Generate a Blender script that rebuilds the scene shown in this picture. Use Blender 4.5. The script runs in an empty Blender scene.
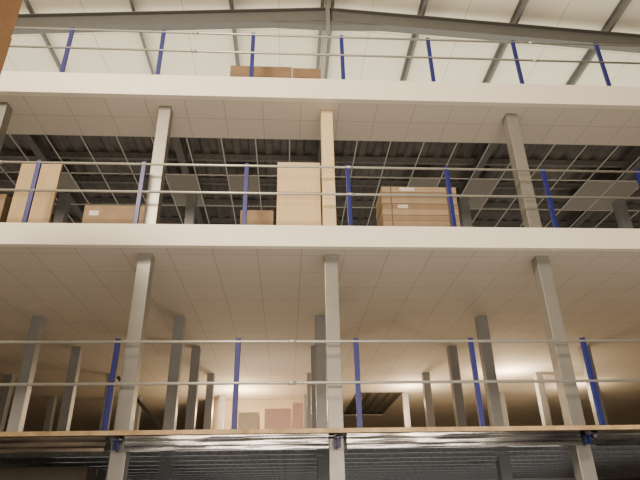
import bpy, bmesh, math, random
from mathutils import Vector, Matrix
random.seed(7)
C = bpy.context.scene.collection
V = Vector
# ------------------------------------------------------------------ helpers
class MB:
    def __init__(s): s.bm = bmesh.new()
    def box(s, x0, x1, y0, y1, z0, z1):
        v = [s.bm.verts.new(p) for p in ((x0,y0,z0),(x1,y0,z0),(x1,y1,z0),(x0,y1,z0),(x0,y0,z1),(x1,y0,z1),(x1,y1,z1),(x0,y1,z1))]
        for f in ((3,2,1,0),(4,5,6,7),(0,1,5,4),(1,2,6,5),(2,3,7,6),(3,0,4,7)): s.bm.faces.new([v[i] for i in f])
        return s
    def obox(s, p0, p1, a, b):
        p0, p1, a, b = V(p0), V(p1), V(a), V(b)
        v = [s.bm.verts.new(p) for p in (p0-a-b, p0+a-b, p0+a+b, p0-a+b, p1-a-b, p1+a-b, p1+a+b, p1-a+b)]
        for f in ((3,2,1,0),(4,5,6,7),(0,1,5,4),(1,2,6,5),(2,3,7,6),(3,0,4,7)): s.bm.faces.new([v[i] for i in f])
        return s
    def tube(s, p0, p1, r, n=14):
        p0, p1 = V(p0), V(p1); d = (p1-p0).normalized()
        a = d.orthogonal().normalized(); b = d.cross(a)
        r0 = []; r1 = []
        for i in range(n):
            t = 2*math.pi*i/n; o = a*math.cos(t)*r + b*math.sin(t)*r
            r0.append(s.bm.verts.new(p0+o)); r1.append(s.bm.verts.new(p1+o))
        for i in range(n):
            j = (i+1) % n
            f = s.bm.faces.new((r0[i], r0[j], r1[j], r1[i])); f.smooth = True
        s.bm.faces.new(r0[::-1]); s.bm.faces.new(r1)
        return s
    def prism(s, prof, axis, a0, a1):
        def P(q, t): return (t, q[0], q[1]) if axis == 'x' else ((q[0], t, q[1]) if axis == 'y' else (q[0], q[1], t))
        A = [s.bm.verts.new(P(q, a0)) for q in prof]; B = [s.bm.verts.new(P(q, a1)) for q in prof]
        n = len(prof)
        for i in range(n):
            j = (i+1) % n; s.bm.faces.new((A[i], A[j], B[j], B[i]))
        s.bm.faces.new(A[::-1]); s.bm.faces.new(B)
        return s
    def build(s, name, mat, parent=None, bevel=0):
        bmesh.ops.recalc_face_normals(s.bm, faces=s.bm.faces)
        me = bpy.data.meshes.new(name); s.bm.to_mesh(me); s.bm.free()
        o = bpy.data.objects.new(name, me); C.objects.link(o); me.materials.append(mat)
        if parent is not None:
            base = parent.location.copy()
            if parent.parent: base += parent.parent.location
            me.transform(Matrix.Translation(-base)); o.parent = parent
        else:                                   # own origin at the base centre
            lo = V([min(v.co[i] for v in me.vertices) for i in range(3)]); hi = V([max(v.co[i] for v in me.vertices) for i in range(3)])
            c = V(((lo.x+hi.x)/2, (lo.y+hi.y)/2, lo.z)); me.transform(Matrix.Translation(-c)); o.location = c
        if bevel:
            m = o.modifiers.new('bevel', 'BEVEL'); m.width = bevel; m.segments = 2; m.limit_method = 'ANGLE'
        return o
def tag(o, label, cat, group=None):
    o['label'] = label; o['category'] = cat
    if group: o['group'] = group
    return o
def thing(name, label, cat, loc, group=None):
    o = bpy.data.objects.new(name, None); C.objects.link(o); o.location = loc; o.empty_display_size = .2
    return tag(o, label, cat, group)
def struct(o): o['kind'] = 'structure'; return o
def dup(root, loc, label):
    r = root.copy(); C.objects.link(r); r.location = loc; r['label'] = label
    for ch in list(root.children):
        c = ch.copy(); C.objects.link(c); c.parent = r
    return r
# ------------------------------------------------------------------ materials
def newmat(name):
    m = bpy.data.materials.new(name); m.use_nodes = True
    nt = m.node_tree; return m, nt, nt.nodes['Principled BSDF']
def plain(name, col, rough=.5, metal=0, scale=6, amt=.12, bump=0, stretch=(1,1,1)):
    m, nt, b = newmat(name); N = nt.nodes; L = nt.links
    tc = N.new('ShaderNodeTexCoord'); mp = N.new('ShaderNodeMapping'); mp.inputs['Scale'].default_value = stretch
    L.new(tc.outputs['Object'], mp.inputs['Vector'])
    nz = N.new('ShaderNodeTexNoise'); nz.inputs['Scale'].default_value = scale; nz.inputs['Detail'].default_value = 5
    L.new(mp.outputs['Vector'], nz.inputs['Vector'])
    rp = N.new('ShaderNodeValToRGB')
    rp.color_ramp.elements[0].position = .3; rp.color_ramp.elements[1].position = .7
    rp.color_ramp.elements[0].color = [c*(1-amt) for c in col]+[1]; rp.color_ramp.elements[1].color = [min(1, c*(1+amt)) for c in col]+[1]
    L.new(nz.outputs['Fac'], rp.inputs['Fac']); L.new(rp.outputs['Color'], b.inputs['Base Color'])
    b.inputs['Roughness'].default_value = rough; b.inputs['Metallic'].default_value = metal
    if bump:
        bp = N.new('ShaderNodeBump'); bp.inputs['Strength'].default_value = bump; bp.inputs['Distance'].default_value = .01
        L.new(nz.outputs['Fac'], bp.inputs['Height']); L.new(bp.outputs['Normal'], b.inputs['Normal'])
    return m
def galv(name, col, rough=.35, metal=.85, var=.25, wavy=0):
    m, nt, b = newmat(name); N = nt.nodes; L = nt.links
    tc = N.new('ShaderNodeTexCoord'); vo = N.new('ShaderNodeTexVoronoi'); vo.inputs['Scale'].default_value = 35
    L.new(tc.outputs['Object'], vo.inputs['Vector'])
    rp = N.new('ShaderNodeValToRGB'); rp.color_ramp.elements[0].color = [c*(1-var) for c in col]+[1]; rp.color_ramp.elements[1].color = [min(1, c*(1+var*.8)) for c in col]+[1]
    L.new(vo.outputs['Color'], rp.inputs['Fac']); L.new(rp.outputs['Color'], b.inputs['Base Color'])
    b.inputs['Roughness'].default_value = rough; b.inputs['Metallic'].default_value = metal
    if wavy:                                    # slightly bowed long sheet, colour darker in broad patches
        mp = N.new('ShaderNodeMapping'); mp.inputs['Scale'].default_value = (.5,1,5); L.new(tc.outputs['Object'], mp.inputs['Vector'])
        nz = N.new('ShaderNodeTexNoise'); nz.inputs['Scale'].default_value = 2.4; nz.inputs['Detail'].default_value = 1; L.new(mp.outputs['Vector'], nz.inputs['Vector'])
        bp = N.new('ShaderNodeBump'); bp.inputs['Strength'].default_value = wavy; bp.inputs['Distance'].default_value = .05
        L.new(nz.outputs['Fac'], bp.inputs['Height']); L.new(bp.outputs['Normal'], b.inputs['Normal'])
        r2 = N.new('ShaderNodeValToRGB'); r2.color_ramp.elements[0].position = .36; r2.color_ramp.elements[1].position = .64
        r2.color_ramp.elements[0].color = (.35,.35,.38,1); r2.color_ramp.elements[1].color = (1,1,1,1); L.new(nz.outputs['Fac'], r2.inputs['Fac'])
        mx = N.new('ShaderNodeMixRGB'); mx.blend_type = 'MULTIPLY'; mx.inputs['Fac'].default_value = 1
        L.new(rp.outputs['Color'], mx.inputs['Color1']); L.new(r2.outputs['Color'], mx.inputs['Color2']); L.new(mx.outputs['Color'], b.inputs['Base Color'])
    return m
def tiles(name, col, line, w, h, mortar=.008, rough=.8, amt=.04):
    m, nt, b = newmat(name); N = nt.nodes; L = nt.links
    tc = N.new('ShaderNodeTexCoord'); br = N.new('ShaderNodeTexBrick'); br.offset = 0; br.squash = 1
    L.new(tc.outputs['Object'], br.inputs['Vector'])
    br.inputs['Scale'].default_value = 1; br.inputs['Brick Width'].default_value = w; br.inputs['Row Height'].default_value = h
    br.inputs['Mortar Size'].default_value = mortar; br.inputs['Mortar Smooth'].default_value = .1
    br.inputs['Color1'].default_value = [c*(1-amt) for c in col]+[1]; br.inputs['Color2'].default_value = [min(1, c*(1+amt)) for c in col]+[1]
    br.inputs['Mortar'].default_value = list(line)+[1]
    L.new(br.outputs['Color'], b.inputs['Base Color']); b.inputs['Roughness'].default_value = rough
    return m
def wood(name, c0, c1, axis_scale=(1,1,9)):
    m, nt, b = newmat(name); N = nt.nodes; L = nt.links
    tc = N.new('ShaderNodeTexCoord'); mp = N.new('ShaderNodeMapping'); mp.inputs['Scale'].default_value = axis_scale
    nz = N.new('ShaderNodeTexNoise'); nz.inputs['Scale'].default_value = 3; nz.inputs['Detail'].default_value = 8; nz.inputs['Distortion'].default_value = .6
    rp = N.new('ShaderNodeValToRGB'); rp.color_ramp.elements[0].position = .3; rp.color_ramp.elements[1].position = .7
    rp.color_ramp.elements[0].color = list(c0)+[1]; rp.color_ramp.elements[1].color = list(c1)+[1]
    L.new(tc.outputs['Object'], mp.inputs['Vector']); L.new(mp.outputs['Vector'], nz.inputs['Vector'])
    L.new(nz.outputs['Fac'], rp.inputs['Fac']); L.new(rp.outputs['Color'], b.inputs['Base Color']); b.inputs['Roughness'].default_value = .65
    return m
M = dict(
 fascia=plain('white_painted_steel', (.9,.86,.77), .45, 0, 3, .02),
 tile1=tiles('ceiling_board', (.68,.645,.595), (.46,.43,.395), .62, .62, .006, amt=.01),
 tile2=tiles('ceiling_tile_white', (.76,.71,.63), (.52,.48,.425), .62, .62, .006, amt=.01),
 loose=plain('loose_tile', (.3,.285,.26), .8, 0, 20, .05),
 roof=tiles('roof_liner', (.89,.845,.71), (.62,.58,.47), 1.065, 2.4, .012, amt=.004),
 column=plain('galvanised_front_column', (.29,.285,.27), .35, .35, 4, .08),
 warmlit_col=plain('painted_warm_lit_column', (.68,.56,.34), .38, .05, 4, .05),  # warm light painted into the colour of this one column
 inner=plain('blue_grey_inner_column', (.265,.275,.29), .4, .2, 4, .06),
 blue=plain('blue_powder_coat', (.012,.018,.16), .4, 0, 8, .1),
 bracket=plain('dark_blue_bracket_paint', (.01,.014,.09), .4, 0, 8, .1),
 rail=galv('galvanised_rail', (.5,.51,.48), .35, .5, .08),
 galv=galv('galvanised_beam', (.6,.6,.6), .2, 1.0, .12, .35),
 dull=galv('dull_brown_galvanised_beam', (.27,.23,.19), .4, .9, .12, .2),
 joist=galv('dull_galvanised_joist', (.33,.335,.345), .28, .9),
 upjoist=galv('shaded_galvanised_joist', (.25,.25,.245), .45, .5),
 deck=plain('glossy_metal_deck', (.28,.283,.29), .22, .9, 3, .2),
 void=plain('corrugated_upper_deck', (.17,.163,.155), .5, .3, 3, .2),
 floor=plain('upper_floor_board', (.3,.275,.235), .6, 0, 2, .08),
 rafter=plain('grey_rafter_paint', (.125,.127,.128), .5, 0, 5, .06),
 plate=plain('grey_joint_plate', (.2,.2,.195), .5, 0, 5, .08),
 purlin=plain('grey_purlin', (.15,.152,.15), .5, .2, 6, .08),
 tbar=plain('white_grid_bar', (.66,.64,.59), .5, 0, 6, .04),
 chip=wood('chipboard_edge', (.36,.24,.12), (.62,.46,.26), (2,2,2)),
 carton=plain('brown_cardboard', (.25,.18,.115), .8, 0, 5, .12, .1),
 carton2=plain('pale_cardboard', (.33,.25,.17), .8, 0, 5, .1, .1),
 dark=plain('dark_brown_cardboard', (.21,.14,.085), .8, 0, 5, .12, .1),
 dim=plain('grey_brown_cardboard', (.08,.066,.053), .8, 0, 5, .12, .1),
 corner=wood('orange_brown_cardboard', (.32,.18,.085), (.42,.24,.12), (2,2,2)),
 pink=plain('pinkish_carton', (.84,.56,.48), .8, 0, 5, .05),
 cream=plain('cream_carton', (.74,.64,.5), .8, 0, 5, .05),
 tape=plain('brown_tape', (.22,.16,.1), .3, 0, 8, .06),
 strap=plain('dark_strap', (.1,.075,.05), .4, 0, 8, .06),
 paper=plain('white_paper', (.6,.57,.53), .6, 0, 12, .05),
 ply=wood('pale_plywood', (.6,.46,.27), (.66,.52,.32), (7,1,.6)),
 crate=wood('amber_plywood', (.42,.31,.175), (.48,.355,.2), (7,1,.6)),
 concrete=plain('concrete', (.27,.265,.255), .7, 0, 2, .12),
 wall=plain('wall_panel', (.66,.62,.54), .7, 0, 2, .05),
 inwall=plain('inner_wall_paint', (.52,.44,.33), .7, 0, 1.2, .2),
 brace=plain('dark_brace', (.05,.045,.04), .5, 0, 6, .1),
 orange=plain('orange_rack_beam', (.6,.16,.03), .4, 0, 6, .08),
)
# ------------------------------------------------------------------ dimensions (camera at the origin of X and Y)
ZC = 1.65
YF = 6.82                                  # front face of the mezzanine
L1, CE1, L2, CE2, L3 = 2.535, 4.937, 5.25, 7.545, 7.94
X0, X1, YB = -15.5, 17.1, 26.0
XR, ZR, SL = .82, 12.0, .076               # ridge of the roof: X, height of liner, slope
# ------------------------------------------------------------------ setting
struct(MB().box(X0, X1, -12, YB, -.1, 0).build('floor', M['concrete']))
struct(MB().box(X0, X1, YF+.04, YB, L1-.038, L1).build('floor', M['floor']))
struct(MB().box(X0, X1, YF+.04, YB, L2-.04, L2).build('floor', M['floor']))
struct(MB().box(X0, X1, YF+.04, YB, L3-.04, L3).build('floor', M['floor']))
zl = ZR - SL*(XR-X0); zr = ZR - SL*(X1-XR)
struct(MB().box(X0-.2, X0, -12, YB, 0, zl).build('wall_left', M['wall']))
struct(MB().box(X1, X1+.2, -12, YB, 0, zr).build('wall_right', M['wall']))
struct(MB().prism([(X0,0),(X1,0),(X1,zr),(XR,ZR),(X0,zl)], 'y', YB, YB+.2).build('wall_back', M['wall']))
struct(MB().box(-2.6, 1.75, 18.3, 18.45, L1, CE1).build('wall_inner', M['inwall']))
struct(MB().prism([(X0-.2,zl),(XR,ZR),(X1+.2,zr),(X1+.2,zr+.1),(XR,ZR+.1),(X0-.2,zl+.1)], 'y', -12, YB+.2).build('ceiling', M['roof']))
# suspended ceiling under the middle level, with an opening far back
cb = MB()
hx0, hx1, hy0, hy1 = 2.1, 3.6, 17.2, 21.6
cb.box(X0, X1, YF+.04, hy0, CE1, CE1+.02).box(X0, X1, hy1, YB, CE1, CE1+.02).box(X0, hx0, hy0, hy1, CE1, CE1+.02).box(hx1, X1, hy0, hy1, CE1, CE1+.02)
struct(cb.build('ceiling', M['tile1']))
struct(MB().box(X0, X1, YF+.04, 7.9, CE2, CE2+.02).build('ceiling', M['tile2']))
# corrugated metal decks
def corrugated(x0, x1, y0, y1, z, h=.03, pitch=.2):
    pr = []; x = x0
    while x < x1-pitch/2:
        pr += [(x, z+h), (x+.35*pitch, z+h), (x+.5*pitch, z), (x+.85*pitch, z)]; x += pitch
    top = [(q[0], q[1]+.003) for q in pr]
    return MB().prism(pr + top[::-1], 'y', y0, y1)
struct(corrugated(-12, 13, YF+.1, 18, L1-.071, .03, .3).build('ceiling', M['deck']))
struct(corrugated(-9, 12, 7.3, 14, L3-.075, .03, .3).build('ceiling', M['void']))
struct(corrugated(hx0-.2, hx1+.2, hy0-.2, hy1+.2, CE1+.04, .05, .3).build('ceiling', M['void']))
# white fascias along the two upper floor edges (folded steel)
def fascia(n, z0, z1):
    y0 = YF; t = .004
    pr = [(y0,z0),(y0+.09,z0),(y0+.09,z0-.004),(y0-.004,z0-.004),(y0-.004,z1+.004),(y0+.1,z1+.004),(y0+.1,z1),(y0,z1)]
    return struct(MB().prism(pr, 'x', X0, X1).build('trim_%d' % n, M['fascia']))
fascia(1, CE1-.002, L2); fascia(2, CE2-.002, L3)
struct(MB().prism([(YF+.04,L1-.045),(YF-.005,L1-.045),(YF-.005,L1+.004),(YF+.1,L1+.004),(YF+.1,L1),(YF+.04,L1)], 'x', X0, X1).build('trim_3', M['chip']))
# ------------------------------------------------------------------ railings
def railing(z, h, mid, sleeves, label):
    t = thing('guard_railing', label, 'railing', (-.63, YF+.05, z), 'guard railings along the floor edges')
    yc = YF+.055
    for k in range(-4, 6):
        x = -.63+1.5*k
        p = MB().box(x-.033, x+.033, yc-.02, yc+.02, z+.012, z+h+.015)
        p.build('post', M['blue'], t, .006)
        MB().box(x-.05, x+.05, yc-.04, yc+.05, z+.004, z+.013).build('foot_plate', M['blue'], t)
    xa, xb = -.63-6.3, -.63+7.8
    MB().tube((xa,yc-.008,z+h-.03), (xb,yc-.008,z+h-.03), .0185).build('top_rail', M['rail'], t)
    MB().tube((xa,yc-.008,z+mid), (xb,yc-.008,z+mid), .0185).build('middle_rail', M['rail'], t)
    for x in sleeves:
        for zz in (z+h-.03, z+mid):
            MB().tube((x-.05,yc-.008,zz), (x+.05,yc-.008,zz), .024).build('rail_sleeve', M['rail'], t)
    return t
railing(L1, 1.1, .55, (.05, 4.9), 'blue-post guard railing with two galvanised rails on the lowest railed floor')
railing(L2, 1.05, .55, (.9, -4.2), 'blue-post guard railing with two galvanised rails on the middle floor edge')
railing(L3, 1.02, .58, (-1.6, 4.2), 'blue-post guard railing with two galvanised rails on the top floor, below the roof')
# ------------------------------------------------------------------ columns
W = .095
def column(x, y, z0, z1, label, group, mat):
    t = thing('steel_column', label, 'column', (x, y, z0), group)
    MB().box(x-W, x+W, y-W, y+W, z0+.012, z1).build('shaft', M[mat], t, .008)
    MB().box(x-W-.03, x+W+.03, y-W-.005, y+W+.03, z0, z0+.012).build('base_plate', M[mat], t)
    return t
ROW = [7.175, 9.915, 12.0, 14.6, 17.5]
LINE = {-7.1:'outermost left', -4.55:'far left', -2.0:'left', .6:'centre', 3.68:'right', 6.75:'far right', 7.1:'far right', 9.8:'outermost right'}
RW = ['front', 'second', 'third', 'fourth', 'fifth']
def columns(level, z0, z1, rows, group):
    protos = {}
    for r, xs in rows:
        for x in xs:
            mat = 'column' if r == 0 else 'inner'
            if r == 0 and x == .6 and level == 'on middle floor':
                mat = 'warmlit_col'; lab = 'square column coloured as warmly lit, front row on middle floor, beside the tall pale panel'
            elif r == 0: lab = 'grey square steel column in the front row %s, %s of that row' % (level, LINE[x])
            else: lab = 'blue-grey square steel column %s, %s row back, on the %s line' % (level, RW[r], LINE[x])
            if mat not in protos: protos[mat] = column(x, ROW[r], z0, z1, lab, group, mat)
            else: dup(protos[mat], (x, ROW[r], z0), lab)
columns('under the lowest deck', 0, L1-.075, [(0,(-2.0,.6,3.68)), (1,(-2.0,.6,3.68))], 'columns under the lowest deck')
columns('on lowest railed floor', L1, CE1, [(0,(-2.0,.6,3.68)), (1,(-4.55,-2.0,.6,3.68)), (2,(-4.55,-2.0,.6,3.68,6.75)),
    (3,(-7.1,-4.55,-2.0,.6,3.68,6.75)), (4,(-7.1,-4.55,-2.0,.6,3.68,6.75,9.8))], 'columns on the lowest railed floor')
columns('on middle floor', L2, CE2, [(0,(-4.55,-2.0,.6,3.68)), (1,(-4.55,-2.0,.6,3.68,7.1))], 'columns on the middle floor')
# diagonal brace in the fourth row
tag(MB().obox((-4.4,14.6,CE1-.05), (-2.15,14.6,L1+.05), (.03,0,.03), (0,.03,0)).build('diagonal_brace', M['brace']), 'dark diagonal brace between two back columns on the lowest railed floor, left', 'brace')
# ------------------------------------------------------------------ beams under the lowest floor
def sigma(y0, y1, z0, z1, t, lip, g=.025):
    zm = (z0+z1)/2; q = (z1-z0)*.2
    return [(y0,z0),(y1,z0),(y1,z0+lip),(y1-t,z0+lip),(y1-t,z0+t),(y0+t,z0+t),(y0+t,zm-q-.012),(y0+g+t,zm-q+.012),(y0+g+t,zm+q-.012),(y0+t,zm+q+.012),
            (y0+t,z1-t),(y1-t,z1-t),(y1-t,z1-lip),(y1,z1-lip),(y1,z1),(y0,z1),(y0,zm+q+.012),(y0+g,zm+q-.012),(y0+g,zm-q+.012),(y0,zm-q-.012)]
def cprof(y0, y1, z0, z1, t, lip):
    return [(y0,z0),(y1,z0),(y1,z0+lip),(y1-t,z0+lip),(y1-t,z0+t),(y0+t,z0+t),(y0+t,z1-t),(y1-t,z1-t),(y1-t,z1-lip),(y1,z1-lip),(y1,z1),(y0,z1)]
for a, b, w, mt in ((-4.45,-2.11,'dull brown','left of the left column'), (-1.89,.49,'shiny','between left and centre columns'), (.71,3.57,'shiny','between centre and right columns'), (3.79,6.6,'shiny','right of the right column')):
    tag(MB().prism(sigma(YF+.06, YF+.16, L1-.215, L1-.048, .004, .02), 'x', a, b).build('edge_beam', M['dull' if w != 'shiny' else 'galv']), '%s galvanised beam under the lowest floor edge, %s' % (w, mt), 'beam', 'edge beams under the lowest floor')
for x, w in ((-2.0,'left'), (.6,'centre'), (3.68,'right')):
    t = thing('beam_bracket', 'small blue steel bracket joining edge beams at the %s column head' % w, 'bracket', (x, YF+.05, L1-.2), 'blue beam brackets')
    MB().box(x-.04, x+.04, YF+.06, YF+.25, L1-.1, L1-.09).box(x-.007, x+.007, YF+.06, YF+.25, L1-.2, L1-.1).box(x-.042, x+.042, YF+.12, YF+.128, L1-.2, L1-.1).build('bracket_plate', M['bracket'], t)
    for sx in (-.026, .026):
        for zz in (L1-.18, L1-.125):
            MB().tube((x+sx,YF+.108,zz), (x+sx,YF+.12,zz), .009, 6).build('bolt', M['bracket'], t)
def joists(z0, z1, y0, step, n, xa, xb, label, group, mat):
    first = None
    for i in range(n):
        if first is None:
            first = tag(MB().prism(cprof(y0, y0+.06, z0, z1, .004, .018), 'x', xa, xb).build('floor_joist', mat), label, 'joist', group)
        else:
            o = first.copy(); C.objects.link(o); o.location.y += i*step
joists(L1-.15, L1-.072, 7.45, .8, 12, -9, 11, 'galvanised steel joist under the lowest deck, parallel to the front edge', 'joists under the lowest deck', M['joist'])
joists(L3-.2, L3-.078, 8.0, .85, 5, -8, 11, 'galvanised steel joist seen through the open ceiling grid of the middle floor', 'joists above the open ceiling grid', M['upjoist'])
for x, w in ((-4.55,'far left'), (-2.0,'left'), (.6,'centre'), (3.68,'right'), (6.75,'far right')):
    zb = CE2+.02
    m = MB().box(x-.07, x+.07, 7.95, 12.5, zb, zb+.012).box(x-.07, x+.07, 7.95, 12.5, L3-.214, L3-.202).box(x-.006, x+.006, 7.95, 12.5, zb+.012, L3-.214)
    tag(m.build('cross_beam', M['purlin']), 'dark steel cross beam above the open ceiling grid, on the %s column line' % w, 'beam', 'cross beams above the open grid')
# suspended grid with missing tiles on the middle floor
g = MB(); gx0, gx1, gy0, gy1 = -8.4, 11.4, 7.9, 12.1
n = int(round((gx1-gx0)/.6))
for i in range(n+1):
    x = gx0+.6*i; g.box(x-.01, x+.01, gy0, gy1, CE2-.003, CE2); g.box(x-.0015, x+.0015, gy0, gy1, CE2, CE2+.018)
for j in range(0, 8, 2):
    y = gy0+.6*j; g.box(gx0, gx1, y-.01, y+.01, CE2-.003, CE2); g.box(gx0, gx1, y-.0015, y+.0015, CE2, CE2+.018)
tag(g.build('ceiling_grid', M['tbar']), 'white suspended ceiling grid with most tiles missing, over the middle floor', 'ceiling grid')
def gtile(i, j, label, nx=1, ny=1):
    x = gx0+.6*i; y = gy0+.6*j
    tag(MB().box(x+.012, x+.6*nx-.012, y+.012, y+.6*ny-.012, CE2+.001, CE2+.014).build('ceiling_tile', M['loose']), label, 'ceiling tile', 'single tiles left in the open grid')
gtile(12, 2, 'pale ceiling tile alone in open grid, between the left column and tall pale panel')
gtile(10, 2, 'long pale ceiling panel in open grid just behind the left column', 1, 2)
gtile(20, 2, 'pale ceiling panel alone in open grid just right of the right column', 1, 2)
gtile(24, 2, 'wide pale ceiling panel in open grid at the far right', 2, 2)
gtile(18, 2, 'pale ceiling panel in open grid behind the flat carton stack', 1, 2)
gtile(6, 2, 'pale ceiling tile alone in open grid above the amber panel at left')
# ------------------------------------------------------------------ roof steel
for sgn, w in ((-1,'left'), (1,'right')):
    t = thing('roof_rafter', 'grey steel roof rafter sloping down to the %s from the ridge' % w, 'rafter', (XR, 8.8, ZR-.7), 'roof rafters')
    L = 13
    def pt(d, off): return V((XR+sgn*d, 8.8, ZR-.2-off-SL*d))
    MB().obox(pt(.0,.205), pt(L,.205), (0,.008,0), (0,0,.185)).obox(pt(.0,.012), pt(L,.012), (0,.09,0), (0,0,.011)).obox(pt(.0,.398), pt(L,.398), (0,.09,0), (0,0,.011)).build('rafter_beam', M['rafter'], t)
    MB().prism([(XR, ZR-.61), (XR+sgn*1.3, ZR-.61-SL*1.3), (XR+sgn*.05, ZR-.75), (XR, ZR-.75)], 'y', 8.72, 8.88).build('haunch', M['rafter'], t)
    MB().box(XR+sgn*.001 if sgn > 0 else XR-.045, XR+.045 if sgn > 0 else XR-.001, 8.66, 8.94, ZR-.8, ZR-.2).build('end_plate', M['plate'], t)
words = {1:'first', 2:'second', 3:'third', 4:'fourth', 5:'fifth'}
for k in range(-4, 5):
    if k == 0: continue
    x = XR+2.13*k; z = ZR-SL*abs(2.13*k)-.005
    pr = [(x-.06,z-.004),(x+.004,z-.004),(x+.004,z-.18),(x+.06,z-.18),(x+.06,z-.184),(x,z-.184),(x,z-.008),(x-.06,z-.008)]
    tag(MB().prism(pr, 'y', -4, 22).build('roof_purlin', M['purlin']), 'grey roof purlin, %s to the %s of the ridge, running front to back' % (words[abs(k)], 'right' if k > 0 else 'left'), 'purlin', 'roof purlins')
for s, w in ((-1,'left'), (1,'right')):
    x = XR+s*.14; z = ZR-.02
    pr = [(x-s*.05,z-.004),(x+s*.004,z-.004),(x+s*.004,z-.18),(x-s*.06,z-.18),(x-s*.06,z-.184),(x+s*.008,z-.184),(x+s*.008,z),(x-s*.05,z)]
    tag(MB().prism(pr, 'y', -4, 22).build('ridge_purlin', M['purlin']), 'grey purlin close beside the roof ridge on its %s side' % w, 'purlin', 'ridge purlins')
# ------------------------------------------------------------------ goods
def carton(label, x0, x1, y0, y1, z0, z1, mat='carton', paper=None, group=None, tape=True, side=None, bev=.005, straps=False):
    t = thing('carton', label, 'carton', ((x0+x1)/2, (y0+y1)/2, z0), group)
    b = MB().box(x0, x1, y0, y1, z0, z1-.004)
    ym = (y0+y1)/2
    b.box(x0, x1, y0, ym-.002, z1-.004, z1).box(x0, x1, ym+.002, y1, z1-.004, z1)     # top flaps meeting at a seam
    b.build('carton_body', M[mat], t, bev)
    if tape:
        h = min(.1, (z1-z0)*.35)
        MB().box(x0-.001, x0, ym-.03, ym+.03, z1-h, z1).box(x0-.001, x1+.001, ym-.03, ym+.03, z1, z1+.001).box(x1, x1+.001, ym-.03, ym+.03, z1-h, z1).build('packing_tape', M['tape'], t)
    if straps:
        for xx in (x0+.14, x1-.16): MB().box(xx, xx+.018, y0-.001, y0, z0+.006, z1-.002).build('strap', M['strap'], t)
    if paper:
        px, pz, w, h = paper
        MB().box(px, px+w, y0-.002, y0, pz, pz+h).build('paper_label', M['paper'], t)
    if side:
        py, pz, w, h = side
        MB().box(x1, x1+.002, py, py+w, pz, pz+h).build('paper_label', M['paper'], t)
    return t
def panel(label, x0, x1, y0, y1, z0, z1, mat, seam=None):
    t = thing('wooden_panel', label, 'panel', ((x0+x1)/2, (y0+y1)/2, z0), 'upright wooden panels on the middle floor')
    cuts = [z0] + ([seam] if seam else []) + [z1]
    for a, b in zip(cuts[:-1], cuts[1:]):
        MB().box(x0, x1, y0, y0+.02, a+(.006 if a != z0 else 0), b).build('face_board', M[mat], t, .002)
    for xx in (x0+.005, x1-.05): MB().box(xx, xx+.045, y0+.02, y1, z0, z1-.002).build('back_batten', M[mat], t, .002)
    MB().box(x0+.05, x1-.05, y0+.02, y1, z1-.047, z1-.002).build('top_batten', M[mat], t, .002)
panel('tall pale plywood panel upright on middle floor, left of the centre column', -.19, .49, 7.4, 7.5, L2, 6.71, 'ply', 6.15)
panel('tall amber plywood panel upright at the far left of the middle floor', -4.17, -3.56, 7.4, 7.46, L2, 6.63, 'crate')
gname = 'flat cartons in the middle floor stack'
nm = ['lowest', 'second from the bottom', 'third from the bottom', 'fourth from the bottom', 'fifth from the bottom', 'fifth from the top', 'fourth from the top', 'third from the top', 'second from the top', 'topmost']
zs = L2
for i in range(10):
    dx = random.uniform(-.01, .01); dy = random.uniform(-.004, .004)
    carton('long flat cardboard carton right of the centre column, %s of its stack' % nm[i], 1.46+dx, 2.66+dx, 7.4+dy, 8.0+dy, zs, zs+.1,
        'carton2' if i % 2 else 'carton', paper=(1.75, zs+.025, .24, .06) if i == 9 else ((1.7, zs+.02, .16, .06) if i == 6 else None), group=gname, bev=.014, straps=True)
    zs += .103
carton('wide cardboard carton between the amber panel and left column', -3.08, -2.16, 7.4, 7.95, L2, 5.875, 'carton', paper=(-3.0, 5.7, .14, .08))
carton('small cardboard carton beside the tall pale panel', -.74, -.24, 7.4, 7.9, L2, 5.82, 'carton')
carton('cardboard carton at the extreme left of middle floor, half behind a column', -5.2, -4.3, 7.45, 8.0, L2, 6.08, 'carton')
carton('wider cardboard carton on the top floor behind the railing', -1.05, .03, 7.4, 8.0, L3, 8.74, 'dark')
carton('narrower cardboard carton on the top floor, right beside the wider one', .04, .54, 7.4, 8.0, L3, 8.72, 'dark')
for i in range(3):
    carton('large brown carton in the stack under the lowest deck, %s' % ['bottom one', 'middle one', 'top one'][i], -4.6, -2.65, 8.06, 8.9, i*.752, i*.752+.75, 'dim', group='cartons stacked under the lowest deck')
carton('cream carton far back on lowest railed floor, left of the pinkish cartons', -1.3, -.76, 15.2, 16, L1, 4.06, 'cream')
carton('wide pinkish carton far back on the lowest railed floor, left of centre column', -.6, .1, 15.2, 15.9, L1, 4.15, 'pink')
carton('narrow taller pinkish carton far back, against the centre column line', .13, .42, 15.2, 15.8, L1, 4.3, 'pink')
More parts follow.
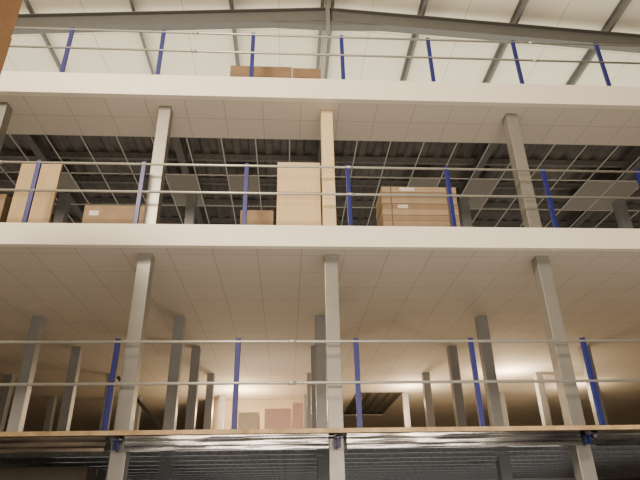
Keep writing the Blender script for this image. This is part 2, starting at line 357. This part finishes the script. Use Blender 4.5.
# pallet rack with a carton, just left of the camera (only the upper carton shows)
r = thing('pallet_rack', 'pallet rack at the extreme left beside the viewpoint', 'rack', (-3.5, 3.6, 0))
for x in (-4.3, -2.82):
    for y in (3.05, 3.85): MB().box(x-.04, x+.04, y-.035, y+.035, 0, 4.395).build('upright', M['blue'], r)
    for k in range(4): MB().obox((x,3.08,.4+k*.95), (x,3.82,1.1+k*.95), (.015,0,0), (0,0,.02)).build('lattice_brace', M['galv'], r)
for y in (3.05, 3.85): MB().box(-4.26, -2.86, y-.025, y+.025, 4.28, 4.398).build('rack_beam', M['orange'], r)
p = thing('pallet', 'wooden pallet on the rack at the extreme left', 'pallet', (-3.35, 3.5, 4.4))
m = MB()
for k in range(7): m.box(-4.2, -2.9, 3.05+k*.13, 3.14+k*.13, 4.52, 4.54)
m.build('deck_boards', M['chip'], p)
for x in (-4.15, -3.6, -3.0): MB().box(x, x+.1, 3.05, 3.92, 4.4, 4.52).build('bearer', M['chip'], p)
carton('large brown carton on the pallet rack in the upper left corner of view', -3.95, -2.65, 3.1, 4.0, 4.542, 5.75, 'corner', side=(3.62, 5.62, .12, .1))
carton('brown carton stacked on another in the upper left corner of view', -3.95, -2.655, 3.1, 3.99, 5.752, 6.6, 'corner')
# ------------------------------------------------------------------ lights
def lamp(kind, name, loc, energy, col, size=1, target=None, sy=None, cone=None):
    l = bpy.data.lights.new(name, kind); l.energy = energy; l.color = col
    if kind == 'AREA':
        l.shape = 'RECTANGLE'; l.size = size; l.size_y = sy or size
    else: l.shadow_soft_size = size
    if cone: l.spot_size = math.radians(cone); l.spot_blend = .9
    o = bpy.data.objects.new(name, l); C.objects.link(o); o.location = loc
    if target is not None: o.rotation_euler = (V(target)-V(loc)).to_track_quat('-Z', 'Y').to_euler()
    return o
WARM = (1, .8, .57)
lamp('AREA', 'hall_lamp', (-4.5,-2,9.5), 1750, WARM, 3, (.5,7,6), 2)
lamp('AREA', 'low_front_fill', (1.0,-2.5,3.4), 540, (1,.82,.62), 8, (.8,9,6.4), 1.4)  # unseen fill, added for light bounced up under the ceilings
lamp('AREA', 'roof_fill', (1,12.5,8.3), 930, (1,.925,.75), 20, (1,12.5,12), 7)  # unseen up-facing fill added to brighten the roof liner
lamp('AREA', 'middle_floor_bounce', (1,10.6,5.4), 90, (1,.88,.72), 16, (1,10.6,9), 3)
lamp('AREA', 'ground_bounce', (3.0,5,.3), 110, (1,.95,.88), 12, (2,11,3), 3)
lamp('AREA', 'deck_streak_fill', (1,21,1.0), 90, (1,.94,.86), 18, (1,8,2.2), .5)  # unseen strip, added for shiny streaks mirrored in the lowest deck
lamp('POINT', 'back_light', (5.9,14.4,4.4), 230, (1,.73,.44), .15)
lamp('POINT', 'back_light', (3.6,16.2,4.4), 180, (1,.73,.44), .15)
lamp('POINT', 'back_light', (8.6,16.2,4.4), 90, (1,.73,.44), .15)
lamp('POINT', 'back_light', (-1.4,16.6,4.3), 280, (1,.72,.42), .15)
lamp('POINT', 'back_light', (-.4,13.4,3.0), 60, (1,.8,.6), .3)  # unseen fill added to brighten the fronts of the far cartons
w = bpy.data.worlds.new('world'); bpy.context.scene.world = w; w.use_nodes = True
w.node_tree.nodes['Background'].inputs['Color'].default_value = (1,.88,.68,1); w.node_tree.nodes['Background'].inputs['Strength'].default_value = .07
# ------------------------------------------------------------------ camera
f = V((.0566,.895,.4436)).normalized(); rt = V((.99836,-.0543,-.0177)); rt = (rt - f*rt.dot(f)).normalized(); up = rt.cross(f)
cam = bpy.data.cameras.new('camera'); co = bpy.data.objects.new('camera', cam); C.objects.link(co)
cam.sensor_width = 36; cam.lens = 550/640*36; cam.clip_end = 200
mx = Matrix((( rt.x, up.x, -f.x, 0),( rt.y, up.y, -f.y, 0),( rt.z, up.z, -f.z, ZC),(0,0,0,1)))
co.matrix_world = mx
bpy.context.scene.camera = co
